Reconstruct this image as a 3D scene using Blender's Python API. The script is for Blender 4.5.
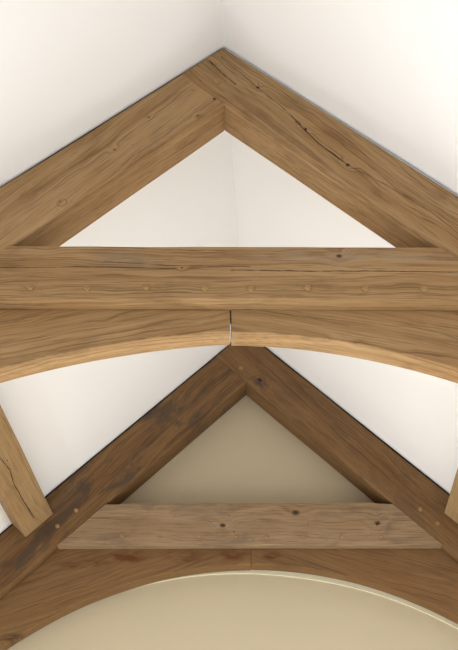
import bpy, bmesh, math, random
from mathutils import Vector, Matrix, noise

for o in list(bpy.data.objects):
    bpy.data.objects.remove(o)
scene = bpy.context.scene
COL = scene.collection

# ------------------------------------------------------------------ camera
F_PX = 931.42
RT = Vector((0.99984074, -0.01560631, -0.0086562))
UP = Vector((-0.00233345, -0.59520494, 0.80357055))
FW = Vector((0.01769298, 0.80342238, 0.59514657))
cam_d = bpy.data.cameras.new('camera')
cam = bpy.data.objects.new('camera', cam_d)
COL.objects.link(cam)
m = Matrix.Identity(4)
for i in range(3):
    m[i][0] = RT[i]; m[i][1] = UP[i]; m[i][2] = -FW[i]
m[0][3] = -0.05418
cam.matrix_world = m
cam_d.sensor_fit = 'HORIZONTAL'
cam_d.sensor_width = 36.0
cam_d.lens = 36.0 * F_PX / 458.0
cam_d.clip_start = 0.02
scene.camera = cam

# ------------------------------------------------------------------ world, light, exposure
world = bpy.data.worlds.new('daylight')
scene.world = world
world.use_nodes = True
world.node_tree.nodes['Background'].inputs[0].default_value = (0.75, 0.86, 1.0, 1)
world.node_tree.nodes['Background'].inputs[1].default_value = 1.0

def area(name, loc, target, sx, sy, power, color):
    d = bpy.data.lights.new(name, 'AREA')
    d.shape = 'RECTANGLE'; d.size = sx; d.size_y = sy
    d.energy = power; d.color = color
    o = bpy.data.objects.new(name, d); COL.objects.link(o)
    o.location = loc
    o.rotation_euler = (Vector(target) - Vector(loc)).to_track_quat('-Z', 'Y').to_euler()
    return o
# daylight through the glazed end wall behind the camera and the side windows, all below the eaves
area('end_window_light', (0.2, -3.9, 0.1), (0.2, 0, -0.3), 3.8, 2.6, 32, (0.87, 0.94, 1.0))
area('left_window_light', (-2.2, 3.0, -0.4), (0, 3.0, -0.9), 3.9, 1.6, 140, (0.875, 0.94, 1.0))
area('right_window_light', (2.45, 3.0, -0.4), (0, 3.0, -0.9), 3.9, 1.6, 118, (0.86, 0.93, 1.0))

vs = scene.view_settings
vs.view_transform = 'Standard'; vs.look = 'None'; vs.gamma = 1.0
vs.use_curve_mapping = False
vs.exposure = 0.36

# ------------------------------------------------------------------ small node language
class V:
    def __init__(s, nt, sock): s.nt = nt; s.s = sock
    def _m(s, op, *a, clamp=False):
        n = s.nt.nodes.new('ShaderNodeMath'); n.operation = op; n.use_clamp = clamp
        for i, v in enumerate((s,) + a):
            if isinstance(v, V): s.nt.links.new(v.s, n.inputs[i])
            else: n.inputs[i].default_value = v
        return V(s.nt, n.outputs[0])
    def __add__(s, o): return s._m('ADD', o)
    __radd__ = __add__
    def __sub__(s, o): return s._m('SUBTRACT', o)
    def __mul__(s, o): return s._m('MULTIPLY', o)
    __rmul__ = __mul__
    def __truediv__(s, o): return s._m('DIVIDE', o)
    def min(s, o): return s._m('MINIMUM', o)
    def max(s, o): return s._m('MAXIMUM', o)
    def sqrt(s): return s._m('SQRT')
    def abs(s): return s._m('ABSOLUTE')
    def clamp(s): return s._m('ADD', 0.0, clamp=True)
    def step(s, a, b):                     # smoothstep from a to b
        n = s.nt.nodes.new('ShaderNodeMapRange'); n.interpolation_type = 'SMOOTHSTEP'
        s.nt.links.new(s.s, n.inputs[0])
        inv = a > b
        n.inputs[1].default_value = b if inv else a
        n.inputs[2].default_value = a if inv else b
        n.inputs[3].default_value = 1.0 if inv else 0.0
        n.inputs[4].default_value = 0.0 if inv else 1.0
        return V(s.nt, n.outputs[0])

def combine(nt, x, y, z):
    n = nt.nodes.new('ShaderNodeCombineXYZ')
    for i, v in enumerate((x, y, z)):
        if isinstance(v, V): nt.links.new(v.s, n.inputs[i])
        else: n.inputs[i].default_value = v
    return n.outputs[0]

def noise3(nt, x, y, z, scale=1.0, detail=2.0, rough=0.5, dist=0.0):
    n = nt.nodes.new('ShaderNodeTexNoise')
    nt.links.new(combine(nt, x, y, z), n.inputs['Vector'])
    n.inputs['Scale'].default_value = scale
    n.inputs['Detail'].default_value = detail
    n.inputs['Roughness'].default_value = rough
    n.inputs['Distortion'].default_value = dist
    return V(nt, n.outputs[0])

def mixc(nt, f, a, b, mode='MIX'):
    n = nt.nodes.new('ShaderNodeMix'); n.data_type = 'RGBA'; n.blend_type = mode
    if isinstance(f, V): nt.links.new(f.s, n.inputs['Factor'])
    else: n.inputs['Factor'].default_value = f
    for i, v in ((6, a), (7, b)):
        if isinstance(v, tuple): n.inputs[i].default_value = (*v, 1)
        else: nt.links.new(v, n.inputs[i])
    return n.outputs[2]

def srgb(r, g, b):
    f = lambda c: (c / 255 / 12.92) if c / 255 <= 0.04045 else ((c / 255 + 0.055) / 1.055) ** 2.4
    return (f(r), f(g), f(b))

def oak(name, seed, light, mid, dark, pith=(0.18, 0.12), tilt=0.0, knots=(), cracks=(),
        stain=0.0, stain_col=srgb(70, 58, 48), ring=70.0, contrast=1.0, holes=(), smears=()):
    """Sawn oak. Local x runs with the grain; knots (x, z, radius), cracks [(x, z) ...],
    holes (x, z, radius), smears (x, z, half length, half height)."""
    mat = bpy.data.materials.new(name); mat.use_nodes = True
    nt = mat.node_tree
    bsdf = nt.nodes['Principled BSDF']
    tc = nt.nodes.new('ShaderNodeTexCoord')
    sp = nt.nodes.new('ShaderNodeSeparateXYZ'); nt.links.new(tc.outputs['Object'], sp.inputs[0])
    X, Y, Z = (V(nt, sp.outputs[i]) for i in range(3))
    # grain frame
    ct, st = math.cos(tilt), math.sin(tilt)
    gx = X * ct + Z * st + seed * 3.7
    gz = Z * ct - X * st
    gy = Y * 1.0
    # knots push the rings aside
    kd = None; kdark = None
    for (kx, kz, kr) in knots:
        dx = (X - kx) * 0.75; dz = Z - kz
        d = (dx * dx + dz * dz + Y * Y * 0.05).sqrt()
        bump = d.step(kr * 4.5, kr * 0.2) * (kr * 1.1)
        dk = d.step(kr * 1.0, kr * 0.25)
        kd = bump if kd is None else kd + bump
        kdark = dk if kdark is None else kdark.max(dk)
    wob = noise3(nt, gx * 1.3, gy * 3.0, gz * 3.0, 1.0, 3.0, 0.55) - 0.5
    wob2 = noise3(nt, gx * 7.0, gy * 16.0, gz * 16.0, 1.0, 3.0, 0.55) - 0.5
    py = gy + pith[0]; pz = gz + pith[1] * 1.0 + wob * 0.16 + wob2 * 0.010
    r = (py * py + pz * pz).sqrt()
    if kd is not None: r = r + kd
    rings = noise3(nt, r * ring, seed * 1.3, gx * 0.15, 1.0, 3.0, 0.6)
    late = rings.step(0.36, 0.64)
    rr = r * (ring * 3.6)
    lw = noise3(nt, gx * 4.0, gy * 9.0, gz * 9.0, 1.0, 3.0, 0.6).step(0.32, 0.62)
    lines = noise3(nt, rr, seed * 5.1, gx * 0.5, 1.0, 2.0, 0.55).step(0.5, 0.68)
    fib = noise3(nt, gx * 5.0, gy * 170.0, gz * 170.0, 1.0, 3.0, 0.6)
    streak = noise3(nt, gx * 1.4, gy * 26.0, gz * 26.0, 1.0, 3.0, 0.55)
    mott = noise3(nt, gx * 3.0, gy * 8.0, gz * 8.0, 1.0, 5.0, 0.62, 0.4)
    hue = noise3(nt, gx * 1.2, gy * 5.0, gz * 5.0, 1.0, 3.0, 0.5)
    c = mixc(nt, (late * (0.5 * contrast)).clamp(), light, mid)
    c = mixc(nt, (streak.step(0.46, 0.72) * (0.35 * contrast)).clamp(), c, mid)
    c = mixc(nt, (hue.step(0.42, 0.7) * (0.35 * contrast)).clamp(), c, tuple(v * k for v, k in zip(mid, (1.0, 0.84, 0.62))))
    c = mixc(nt, (lines * (lw * 0.5 + 0.2) * (0.85 * contrast)).clamp(), c, dark)
    c = mixc(nt, (mott.step(0.5, 0.74) * (0.38 * contrast)).clamp(), c, dark)
    c = mixc(nt, (fib.step(0.48, 0.7) * (0.5 * contrast)).clamp(), c, dark)
    if stain:
        sn = noise3(nt, gx * 2.6, gy * 6.0, gz * 6.5, 1.0, 4.0, 0.65, 0.6)
        c = mixc(nt, (sn.step(0.5, 0.64) * stain).clamp(), c, stain_col)
    wx = X + (noise3(nt, X, Y, Z, 30.0, 3.0) - 0.5) * 0.02
    wz = Z + (noise3(nt, X + 9.0, Y, Z, 22.0, 3.0) - 0.5) * 0.016
    for (sx, sz, sl, sh, scol, amt) in smears:
        ax = (wx * 1.0 - sx) / sl
        az = (wz * 1.0 - sz + (wob2 * 0.05)) / sh
        d = (ax * ax + az * az).sqrt()
        patch = d.step(1.25, 0.35) * (noise3(nt, X * 9.0, Y * 9.0, Z * 30.0, 1.0, 3.0).step(0.3, 0.62) * amt)
        c = mixc(nt, patch.clamp(), c, scol)
    height = (lines * -0.3) + (fib * -0.5) + (late * 0.2)
    if kdark is not None:
        kk = kdark * noise3(nt, X, Y, Z, 45.0, 3.0).step(0.2, 0.48)
        c = mixc(nt, (kk * 0.92).clamp(), c, tuple(v * 0.3 for v in dark))
    front = Y.step(0.045, 0.015)      # splits, pegholes and nail holes are on the front face
    ck = None
    for line in cracks:
        w = 0.0022
        if isinstance(line[0], (int, float)): w = line[0]; line = line[1]
        wn = noise3(nt, X * 14.0, 0.0, seed, 1.0, 2.0).step(0.25, 0.7) * w + w * 0.35
        for (a, b) in zip(line[:-1], line[1:]):
            ex, ez = b[0] - a[0], b[1] - a[1]; L2 = ex * ex + ez * ez
            qx = (wx + X) * 0.5 - a[0]; qz = (wz + Z) * 0.5 - a[1]
            t = ((qx * ex + qz * ez) / L2).clamp()
            ux = qx - t * ex; uz = qz - t * ez
            d = (ux * ux + uz * uz).sqrt() / wn
            k = d.step(1.5, 0.6)
            ck = k if ck is None else ck.max(k)
    for (hx, hz, hr) in holes:
        qx = X - hx; qz = Z - hz
        k = ((qx * qx + qz * qz).sqrt() + (wob2 * 0.01)).step(hr, hr * 0.6)
        ck = k if ck is None else ck.max(k)
    if ck is not None:
        ck = ck * front
        c = mixc(nt, (ck * 0.9).clamp(), c, srgb(38, 25, 16))
        height = height - ck * 3.0
    nt.links.new(c, bsdf.inputs['Base Color'])
    bsdf.inputs['Roughness'].default_value = 0.68
    bsdf.inputs['Specular IOR Level'].default_value = 0.25
    bp = nt.nodes.new('ShaderNodeBump'); bp.inputs['Strength'].default_value = 0.35
    bp.inputs['Distance'].default_value = 0.0015
    nt.links.new(height.s, bp.inputs['Height'])
    nt.links.new(bp.outputs[0], bsdf.inputs['Normal'])
    return mat

def plain(name, col, rough=0.9, mottle=0.0, scale=2.0, spec=0.2, bump=0.0):
    mat = bpy.data.materials.new(name); mat.use_nodes = True
    nt = mat.node_tree; bsdf = nt.nodes['Principled BSDF']
    tc = nt.nodes.new('ShaderNodeTexCoord')
    sp = nt.nodes.new('ShaderNodeSeparateXYZ'); nt.links.new(tc.outputs['Object'], sp.inputs[0])
    X, Y, Z = (V(nt, sp.outputs[i]) for i in range(3))
    n = noise3(nt, X, Y, Z, scale, 4.0, 0.55)
    c = mixc(nt, (n.step(0.3, 0.7) * mottle).clamp(), col, tuple(v * 0.86 for v in col))
    nt.links.new(c, bsdf.inputs['Base Color'])
    bsdf.inputs['Roughness'].default_value = rough
    bsdf.inputs['Specular IOR Level'].default_value = spec
    if bump:
        h = noise3(nt, X, Y, Z, 60.0, 4.0, 0.6)
        bp = nt.nodes.new('ShaderNodeBump'); bp.inputs['Strength'].default_value = bump
        bp.inputs['Distance'].default_value = 0.001
        nt.links.new(h.s, bp.inputs['Height']); nt.links.new(bp.outputs[0], bsdf.inputs['Normal'])
    return mat

# ------------------------------------------------------------------ helpers
def link(name, bm, mat, parent=None, M=None, smooth=False):
    bmesh.ops.recalc_face_normals(bm, faces=bm.faces[:])
    me = bpy.data.meshes.new(name); bm.to_mesh(me); bm.free()
    if smooth:
        for p in me.polygons: p.use_smooth = True
    me.materials.append(mat)
    o = bpy.data.objects.new(name, me); COL.objects.link(o)
    if parent is not None: o.parent = parent
    if M is not None: o.matrix_local = M
    return o

def loft(fn, n, y0, y1, bev=0.006, wob=0.002, seed=0, bev_low=None, edge_amp=0.0):
    """A hewn timber. fn(u) -> ((xt, zt), (xb, zb)): the top and bottom of the station u in 0..1."""
    bm = bmesh.new(); rings = []
    bl = bev if bev_low is None else bev_low
    for i in range(n + 1):
        u = i / n
        (xt, zt), (xb, zb) = fn(u)
        h = max(1e-4, math.hypot(xt - xb, zt - zb))
        bt = min(bev, h * 0.3); bb = min(bl, h * 0.3)
        prof = []
        for k in range(5):                       # front face, bottom to top
            prof.append((bb / h + (1 - (bt + bb) / h) * k / 4, y0))
        prof.append((1 - 0.3 * bt / h, y0 + 0.3 * bt))
        prof.append((1, y0 + bt)); prof.append((1, (y0 + y1) / 2)); prof.append((1, y1 - bt))
        for k in range(5):
            prof.append((1 - bt / h - (1 - (bt + bb) / h) * k / 4, y1))
        prof.append((0, y1 - bb)); prof.append((0, (y0 + y1) / 2)); prof.append((0, y0 + bb))
        prof.append((0.3 * bb / h, y0 + 0.3 * bb))
        ring = []
        for (s, y) in prof:
            x = xb + (xt - xb) * s; z = zb + (zt - zb) * s
            v = Vector((x * 1.6 + seed * 7.3, y * 5, z * 5))
            n1 = noise.noise(v) * wob; n2 = noise.noise(v + Vector((11, 5, 3))) * wob
            ea = edge_amp * noise.noise(Vector((x * 4.5 + seed, 0, 0))) * (1 if s > 0.9 else 0)
            ring.append(bm.verts.new((x, y + n1 * 0.7, z + n2 + ea)))
        rings.append(ring)
    P = len(rings[0])
    for a, b in zip(rings[:-1], rings[1:]):
        for k in range(P):
            bm.faces.new((a[k], a[(k + 1) % P], b[(k + 1) % P], b[k]))
    bm.faces.new(rings[0]); bm.faces.new(list(reversed(rings[-1])))
    return bm

def box(x0, x1, y0, y1, z0, z1, bm=None):
    bm = bm or bmesh.new()
    v = [bm.verts.new((x, y, z)) for x in (x0, x1) for y in (y0, y1) for z in (z0, z1)]
    for f in ((0, 1, 3, 2), (4, 6, 7, 5), (0, 4, 5, 1), (2, 3, 7, 6), (0, 2, 6, 4), (1, 5, 7, 3)):
        bm.faces.new([v[i] for i in f])
    return bm

# ------------------------------------------------------------------ dimensions (metres, camera at z = 0)
TH = 0.78807                       # roof pitch
C_, S_, T_ = math.cos(TH), math.sin(TH), math.tan(TH)
D1, D2 = 2.928, 5.3515             # front faces of the two trusses
SK = 0.1808 / (D2 - D1)            # the ridge runs slightly askew of the trusses
W = 0.298; THK = 0.172             # rafter depth and thickness
WI = W / C_
ZT, ZB = 2.574, 2.297              # collar top and bottom
APEX = 3.9
HALF = 2.4; FLOOR = -1.55
YW = D2 + THK + 0.005              # face of the gable wall
YB = -4.0                          # glazed end wall behind the camera
GAP = 0.016

def shear(bm):
    for v in bm.verts: v.co.x += SK * (v.co.y - D1)
    return bm

# ------------------------------------------------------------------ structure
plaster = plain('white_plaster', srgb(248, 245, 243), 0.92, 0.06, 1.2, 0.15, 0.15)
plaster_end = plain('cream_plaster', srgb(190, 175, 147), 0.92, 0.15, 1.0, 0.15, 0.15)
floor_mat = plain('pale_limestone', srgb(238, 230, 216), 0.7, 0.4, 3.0)

def structure(name, bm, mat):
    o = link(name, bm, mat); o['kind'] = 'structure'; return o

bm = bmesh.new()
z_r = APEX + GAP / C_
t = 0.06
prof = [(0, z_r), (HALF, z_r - HALF * T_), (HALF, z_r - HALF * T_ + t / C_), (0, z_r + t / C_),
        (-HALF, z_r - HALF * T_ + t / C_), (-HALF, z_r - HALF * T_)]
ra = [bm.verts.new((x, YB, z)) for x, z in prof]
rb = [bm.verts.new((x, YW, z)) for x, z in prof]
for k in range(6):
    bm.faces.new((ra[k], ra[(k + 1) % 6], rb[(k + 1) % 6], rb[k]))
for r_ in (ra, rb):
    bm.faces.new((r_[0], r_[1], r_[2], r_[3])); bm.faces.new((r_[0], r_[3], r_[4], r_[5]))
structure('ceiling', shear(bm), plaster)

def gable(y0, y1):
    bm = bmesh.new()
    e = z_r - HALF * T_
    pr = [(-HALF, FLOOR), (HALF, FLOOR), (HALF, e), (0, z_r), (-HALF, e)]
    a = [bm.verts.new((x, y0, z)) for x, z in pr]; b = [bm.verts.new((x, y1, z)) for x, z in pr]
    for k in range(5): bm.faces.new((a[k], a[(k + 1) % 5], b[(k + 1) % 5], b[k]))
    bm.faces.new(a); bm.faces.new(b)
    return shear(bm)
structure('wall_back', gable(YW, YW + 0.12), plaster_end)
structure('wall_front', gable(YB - 0.12, YB), plaster)
e_ = z_r - HALF * T_
structure('wall_left', shear(box(-HALF - 0.12, -HALF, YB, YW, FLOOR, e_ + 0.05)), plaster)
structure('wall_right', shear(box(HALF, HALF + 0.12, YB, YW, FLOOR, e_ + 0.05)), plaster)
structure('floor', shear(box(-HALF - 0.12, HALF + 0.12, YB - 0.12, YW + 0.12, FLOOR - 0.1, FLOOR)), floor_mat)

# shadow gaps between rafter backs and plaster: dark strip painting in their shade, and pale filler on the near right
gap_shade = plain('dark_gap_shade', srgb(20, 21, 26), 0.9)
filler = plain('pale_gap_filler', srgb(222, 230, 240), 0.8, 0.3, 40)

# ------------------------------------------------------------------ oak
NL, NM, ND = srgb(172, 139, 98), srgb(142, 108, 69), srgb(88, 59, 32)       # near truss, honey oak
FL_, FM, FD = srgb(130, 98, 62), srgb(104, 74, 43), srgb(64, 43, 25)          # far truss, browner
GL, GM, GD = srgb(158, 131, 100), srgb(134, 107, 78), srgb(82, 61, 43)       # greyed collar
PL, PM, PD = srgb(164, 135, 96), srgb(144, 114, 77), srgb(100, 74, 46)       # purlins, fresh sawn

m_nl = oak('near_left_rafter_oak', 1, NL, NM, ND, (0.22, 0.16), 0.06, knots=[(-0.88, -0.17, 0.009), (-1.26, -0.25, 0.011), (-0.62, -0.12, 0.006), (-0.45, -0.27, 0.007), (-1.5, -0.08, 0.008)],
           holes=[(-0.26, -0.03, 0.004), (-0.30, -0.285, 0.005), (-0.31, -0.24, 0.006), (-0.8, -0.2, 0.003)])
m_nr = oak('near_right_rafter_oak', 2, NL, NM, ND, (0.2, 0.2), -0.05, contrast=1.15,
           knots=[(0.98, -0.196, 0.012), (0.33, -0.1, 0.011), (0.69, -0.155, 0.009)],
           cracks=[(0.0026, [(0.02, -0.125), (0.12, -0.145), (0.24, -0.16)]),
                   (0.0016, [(0.04, -0.06), (0.33, -0.1), (0.5, -0.12), (0.69, -0.155)]),
                   (0.0034, [(0.62, -0.15), (0.8, -0.185), (0.98, -0.196)]),
                   (0.0016, [(0.98, -0.196), (1.2, -0.17), (1.42, -0.16), (1.75, -0.2)])],
           holes=[(0.33, -0.1, 0.009), (0.69, -0.155, 0.007), (0.98, -0.196, 0.010), (0.01, -0.19, 0.005), (0.1, -0.26, 0.004)])
m_nc = oak('near_collar_oak', 3, NL, NM, ND, (0.15, -2.44), 0.0, ring=85,
           knots=[(0.47, 2.525, 0.014), (-0.18, 2.46, 0.006)],
           cracks=[(0.0016, [(-1.1, 2.45), (-0.6, 2.462), (-0.2, 2.455)]),
                   (0.0022, [(0.02, 2.447), (0.35, 2.443), (0.6, 2.445), (1.0, 2.44)]),
                   (0.0014, [(-0.5, 2.49), (-0.2, 2.47), (0.1, 2.465)])],
           smears=[(-0.42, 2.5, 0.16, 0.05, srgb(120, 104, 88), 0.6), (0.5, 2.52, 0.5, 0.04, srgb(160, 140, 118), 0.45)],
           holes=[(0.55, 2.36, 0.006)])
m_nbl = oak('near_left_brace_oak', 4, NL, NM, ND, (0.2, -2.0), 0.22, knots=[(-0.68, 2.05, 0.014), (-0.48, 2.24, 0.012)],
            holes=[(-0.745, 2.09, 0.006), (-0.56, 2.25, 0.005)])
m_nbr = oak('near_right_brace_oak', 5, NL, NM, ND, (0.2, -2.0), -0.22, knots=[(0.46, 2.145, 0.014)],
            cracks=[(0.0022, [(0.61, 2.265), (0.72, 2.24), (0.9, 2.16), (1.1, 2.1)]), (0.0016, [(0.78, 2.27), (0.84, 2.235)])],
            holes=[(0.8, 2.07, 0.008), (0.86, 2.065, 0.005), (0.455, 2.15, 0.006)])
m_fl = oak('far_left_rafter_oak', 6, FL_, FM, FD, (0.2, 0.18), 0.05, stain=0.75)
m_fr = oak('far_right_rafter_oak', 7, FL_, FM, FD, (0.2, 0.18), -0.05, stain=0.3, knots=[(0.35, -0.22, 0.02)],
           smears=[(0.37, -0.235, 0.07, 0.035, srgb(60, 54, 50), 0.9)])
m_fc = oak('far_collar_greyed_oak', 8, GL, GM, GD, (0.15, -2.4), 0.0, ring=90, stain=0.45, stain_col=srgb(100, 84, 70), contrast=1.0,
           knots=[(-0.17, 2.425, 0.02), (0.285, 2.51, 0.026), (0.79, 2.44, 0.02)],
           holes=[(-0.13, 2.49, 0.006), (0.785, 2.43, 0.008), (0.36, 2.43, 0.004), (-0.1, 2.385, 0.006), (-0.16, 2.425, 0.008)])
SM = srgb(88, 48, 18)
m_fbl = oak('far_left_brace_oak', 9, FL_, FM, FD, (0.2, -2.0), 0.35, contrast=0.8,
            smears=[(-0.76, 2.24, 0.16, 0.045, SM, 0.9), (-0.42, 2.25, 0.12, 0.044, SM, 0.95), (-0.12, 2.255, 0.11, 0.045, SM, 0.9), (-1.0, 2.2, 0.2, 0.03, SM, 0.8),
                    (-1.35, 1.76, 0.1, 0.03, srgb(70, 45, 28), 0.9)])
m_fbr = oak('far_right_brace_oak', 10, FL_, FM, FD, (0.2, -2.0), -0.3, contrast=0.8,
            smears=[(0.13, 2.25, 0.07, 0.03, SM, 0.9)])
m_pl = oak('left_purlin_oak', 11, PL, PM, PD, (0.2, 0.1), 0.02, contrast=0.8,
           cracks=[(0.0028, [(-0.1, -0.02), (0.235, -0.018), (0.4, -0.002), (0.55, -0.018), (0.82, -0.014), (1.0, -0.008)])],
           holes=[(0.3, 0.01, 0.006), (0.9, -0.01, 0.006)])
m_pr = oak('right_purlin_oak', 12, PL, PM, PD, (0.2, 0.1), 0.02, contrast=0.8)
m_peg = oak('peg_oak', 13, srgb(172, 140, 96), srgb(150, 117, 75), srgb(100, 72, 42), ring=200)
m_pegf = oak('far_peg_oak', 14, srgb(164, 128, 88), srgb(142, 107, 70), srgb(94, 67, 42), ring=200)

def peg(parent, x, z, mat, seed, r=0.0135, h=0.008, y=0.0):
    """Cleft oak peg driven through the timber: a faceted head standing a little proud."""
    rnd = random.Random(seed); bm = bmesh.new(); n = 9
    rad = [r * rnd.uniform(0.86, 1.1) for _ in range(n)]
    tx, tz = rnd.uniform(-0.12, 0.12), rnd.uniform(-0.12, 0.12)
    rows = []
    for (k, yy) in ((1.0, 0.02), (1.0, -h * 0.55), (0.86, -h * 0.9), (0.5, -h)):
        rows.append([bm.verts.new((rad[i] * k * math.cos(2 * math.pi * i / n),
                                   yy + (tx * math.cos(2 * math.pi * i / n) + tz * math.sin(2 * math.pi * i / n)) * r * k * (yy < 0),
                                   rad[i] * k * math.sin(2 * math.pi * i / n))) for i in range(n)])
    for a, b in zip(rows[:-1], rows[1:]):
        for i in range(n): bm.faces.new((a[i], a[(i + 1) % n], b[(i + 1) % n], b[i]))
    bm.faces.new(rows[0]); bm.faces.new(rows[-1])
    return link('peg', bm, mat, parent, Matrix.Translation((x, y, z)))

R_ARC = 2.40; CROWN = 2.186
def arc(x): return CROWN - R_ARC + math.sqrt(max(0.0, R_ARC ** 2 - x * x))
XC = (APEX - WI - ZB) / T_          # where collar underside meets the rafter
XCT = (APEX - WI - ZT) / T_
L_R = HALF / C_

def truss(name, label, origin, mats, side, gap, arch_gap, peg_r, apex_peg, edge, sk_off, peg_mat, extra):
    root = bpy.data.objects.new(name, None); COL.objects.link(root)
    root.location = origin; root.empty_display_size = 0.3
    root['label'] = label; root['category'] = 'roof truss'; root['group'] = 'roof trusses'
    ml, mr, mc, mbl, mbr = mats
    MR = Matrix.Rotation(TH, 4, 'Y'); ML = Matrix.Rotation(-TH, 4, 'Y')
    MR.translation = (0, 0, APEX - origin[2]); ML.translation = (0, 0, APEX - origin[2])
    MB = Matrix.Translation((0, 0, -origin[2]))
    # right rafter runs through to the left slope; left one butts against it
    c2, s2 = -math.cos(2 * TH), -math.sin(2 * TH)
    e = W / -s2
    def fr(u):
        return ((u * (L_R + (0) ), 0), (c2 * e + u * (L_R - WI * S_ - c2 * e), -W))
    # ends at the wall: top at HALF, bottom at HALF too (plumb cut)
    def fr(u):
        xt = u * (HALF / C_); xb0 = c2 * e; xb1 = (HALF - W * S_) / C_
        xb1 = (HALF + W * S_) / C_
        return ((xt, 0), (xb0 + u * (xb1 - xb0), -W))
    rr = link('rafter', loft(fr, 60, 0, THK, 0.004, 0.003, 1 + origin[1], bev_low=0.009), mr, root, MR)
    def fl(u):
        x0t = -W / math.sin(2 * TH) - 0.0012; xb1 = -(HALF + W * S_) / C_
        return ((x0t + u * (-(HALF / C_) - x0t), 0), (-W * 1.0 - 0.0032 + u * (xb1 + W), -W))
    bml = loft(fl, 60, 0, THK, 0.004, 0.003, 2 + origin[1], bev_low=0.009)
    if arch_gap > 0.003:                  # the near left rafter is cut slightly thicker towards its foot
        for v in bml.verts:
            if v.co.y > THK * 0.5: v.co.y += min(0.026, max(0.0, -v.co.x * 0.02))
    rl = link('rafter', bml, ml, root, ML)
    g = 0.0015
    def fc(u):
        return ((-XCT + g + u * 2 * (XCT - g), ZT), (-XC + g + u * 2 * (XC - g), ZB))
    cb = link('collar_beam', loft(fc, 60, -0.002, THK, 0.004, 0.003, 3 + origin[1], bev_low=0.004, edge_amp=edge), mc, root, MB)
    def arc_left(x):
        if arch_gap < 0.003: return arc(x) + (0.009 if abs(x) < 0.5 else max(0.003, 0.009 - (abs(x) - 0.5) * 0.012))
        a = abs(x)
        return 2.189 - 0.072 * a - 0.158 * a * a if a < 1 else arc(a) - 0.009
    b0, b1 = sk_off, sk_off + 0.098
    xe = HALF; ax = 0.019 if arch_gap > 0.003 else 0.003
    def top(x): return min(ZB - 0.001, APEX - WI - abs(x) * T_ - 0.002)
    def fbr(u):
        x = ax + arch_gap / 2 + (xe - ax - arch_gap / 2) * u
        return ((x, top(x)), (x, arc(x) + (0.011 if arch_gap < 0.003 else -0.001)))
    def fbl(u):
        x = ax - arch_gap / 2 - (xe + ax - arch_gap / 2) * u
        return ((x, top(x)), (x, arc_left(x)))
    br = link('arch_brace', loft(fbr, 90, b0, b1, 0.003, 0.003, 4 + origin[1], bev_low=0.004), mbr, root, MB)
    bl = link('arch_brace', loft(fbl, 90, b0, b1, 0.003, 0.003, 5 + origin[1], bev_low=0.004), mbl, root, MB)
    oz = origin[2]
    for i, x in enumerate((-1.03, -0.787, -0.555, -0.32, -0.085, 0.1, 0.33, 0.562, 0.8, 1.03)):
        if abs(x) > 1: continue
        peg(cb, x, 2.351 + 0.004 * math.sin(i * 2.3), peg_mat, i + int(origin[1] * 10), peg_r, y=-0.002)
    for x in (-1.737, -1.884): peg(rl, x, -0.203, peg_mat, int(-x * 100), peg_r)
    for x in (1.722, 1.858): peg(rr, x, -0.209, peg_mat, int(x * 100), peg_r)
    peg(rr, *apex_peg, peg_mat, 77, peg_r * 1.1, 0.009)
    for (who, x, z) in extra:
        peg({'l': rl, 'r': rr}[who], x, z, peg_mat, int(abs(x) * 1000), peg_r * 0.9, 0.002)
    # strips between rafter back and ceiling: dark ones stand for shade, pale is filler
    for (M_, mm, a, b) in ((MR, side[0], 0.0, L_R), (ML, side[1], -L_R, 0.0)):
        link('gap_shade_filler', box(a, b, 0.012, THK - 0.01, 0.0005, GAP - 0.002), mm, root, M_)
    return root

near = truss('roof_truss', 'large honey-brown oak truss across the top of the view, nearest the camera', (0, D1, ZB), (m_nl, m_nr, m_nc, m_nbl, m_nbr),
             (filler, gap_shade), GAP, 0.006, 0.0155, (0.165, -0.208), 0.003, 0.068, m_peg, [('l', -0.34, -0.12)])
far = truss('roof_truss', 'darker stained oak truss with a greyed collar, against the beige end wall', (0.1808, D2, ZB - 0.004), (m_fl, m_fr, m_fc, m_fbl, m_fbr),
            (gap_shade, gap_shade), GAP, 0.002, 0.0135, (0.193, -0.245), 0.014, 0.055, m_pegf, [])

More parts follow.
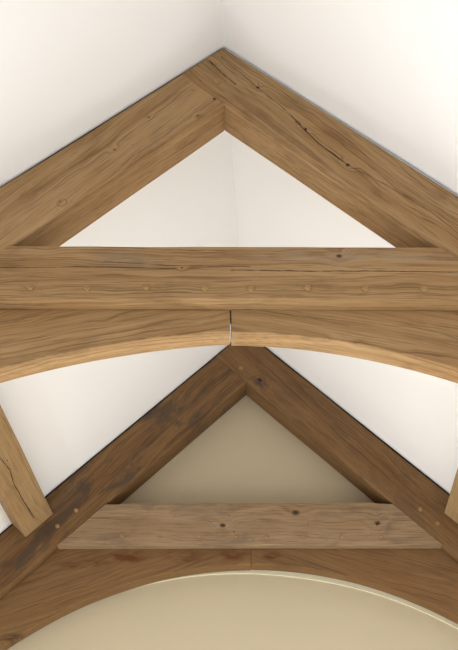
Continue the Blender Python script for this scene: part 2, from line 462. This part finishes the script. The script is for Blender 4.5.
# ------------------------------------------------------------------ purlins between the trusses
def purlin(sign, label, mat, s0, s1):
    ya, yb = D1 + THK + 0.002, D2 - 0.003
    L = (yb - ya)
    # frame: local x along the ridge, local y down the slope, local z into the roof
    ax = Vector((SK, 1, 0)).normalized()
    sl = Vector((sign * C_, 0, -S_)); up = Vector((sign * S_, 0, C_))
    M = Matrix.Identity(4)
    org = Vector((SK * (ya - D1), ya, APEX))
    for i in range(3):
        M[i][0] = (SK, 1, 0)[i]; M[i][1] = sl[i]; M[i][2] = up[i]; M[i][3] = 0
    bm = bmesh.new(); n = 40; rings = []
    lo, hi = -0.122, 0.014
    for i in range(n + 1):
        x = L * i / n
        ring = []
        b = 0.004
        pr = []
        for k in range(5): pr.append((s0 + b + (s1 - s0 - 2 * b) * k / 4, lo))
        for k in range(4): pr.append((s1, lo + b + (hi - lo - b) * k / 3))
        for k in range(4): pr.append((s0, hi - (hi - lo - b) * k / 3))
        for (s, z) in pr:
            v = Vector((x * 1.5, s * 5, z * 5 + sign * 9))
            wv = noise.noise(v) * 0.003 if z < hi - 1e-4 else 0
            p = org + Vector((SK, 1, 0)) * x + sl * (s + wv) + up * (z + wv)
            ring.append((p, x, s, z))
        rings.append(ring)
    root_loc = org + Vector((SK, 1, 0)) * (L / 2) + sl * ((s0 + s1) / 2) + up * lo
    zv = ax.cross(up).normalized(); yv = zv.cross(ax)
    R = Matrix((ax, yv, zv)).transposed().to_4x4()   # local y runs into the roof
    R.translation = root_loc
    Ri = R.inverted()
    vr = [[bm.verts.new(Ri @ p) for (p, *_r) in ring] for ring in rings]
    P = len(vr[0])
    for a, b_ in zip(vr[:-1], vr[1:]):
        for k in range(P): bm.faces.new((a[k], a[(k + 1) % P], b_[(k + 1) % P], b_[k]))
    bm.faces.new(vr[0]); bm.faces.new(list(reversed(vr[-1])))
    o = link('purlin', bm, mat)
    o.matrix_world = R
    o['label'] = label; o['category'] = 'beam'; o['group'] = 'purlins between the trusses'
    return o
purlin(-1, 'pale split oak purlin on the left slope, running into the far truss', m_pl, 1.848, 2.068)
purlin(1, 'pale oak purlin at the right edge, running into the far truss', m_pr, 1.843, 2.063)

# cream bead where the back of the far arch meets the end wall
bead = plain('cream_bead', srgb(206, 196, 168), 0.8)
bm = bmesh.new(); rows = []
for i in range(61):
    x = -0.75 + (HALF - 0.25 + 0.75) * i / 60
    z = arc(x) + 0.008; w_ = (-0.016 + 0.029 * min(1, i / 22)) * (1 - 0.6 * max(0, i - 24) / 36)
    y0_, y1_ = YW - 0.010, YW
    rows.append([bm.verts.new((x + 0.1808, y, zz - 0.004)) for (y, zz) in ((y0_, z + 0.02), (y0_, z - w_), (y1_, z - w_ - 0.003), (y1_, z + 0.02))])
for a, b in zip(rows[:-1], rows[1:]):
    for k in range(4): bm.faces.new((a[k], a[(k + 1) % 4], b[(k + 1) % 4], b[k]))
bm.faces.new(rows[0]); bm.faces.new(rows[-1])
structure('trim_1', bm, bead)
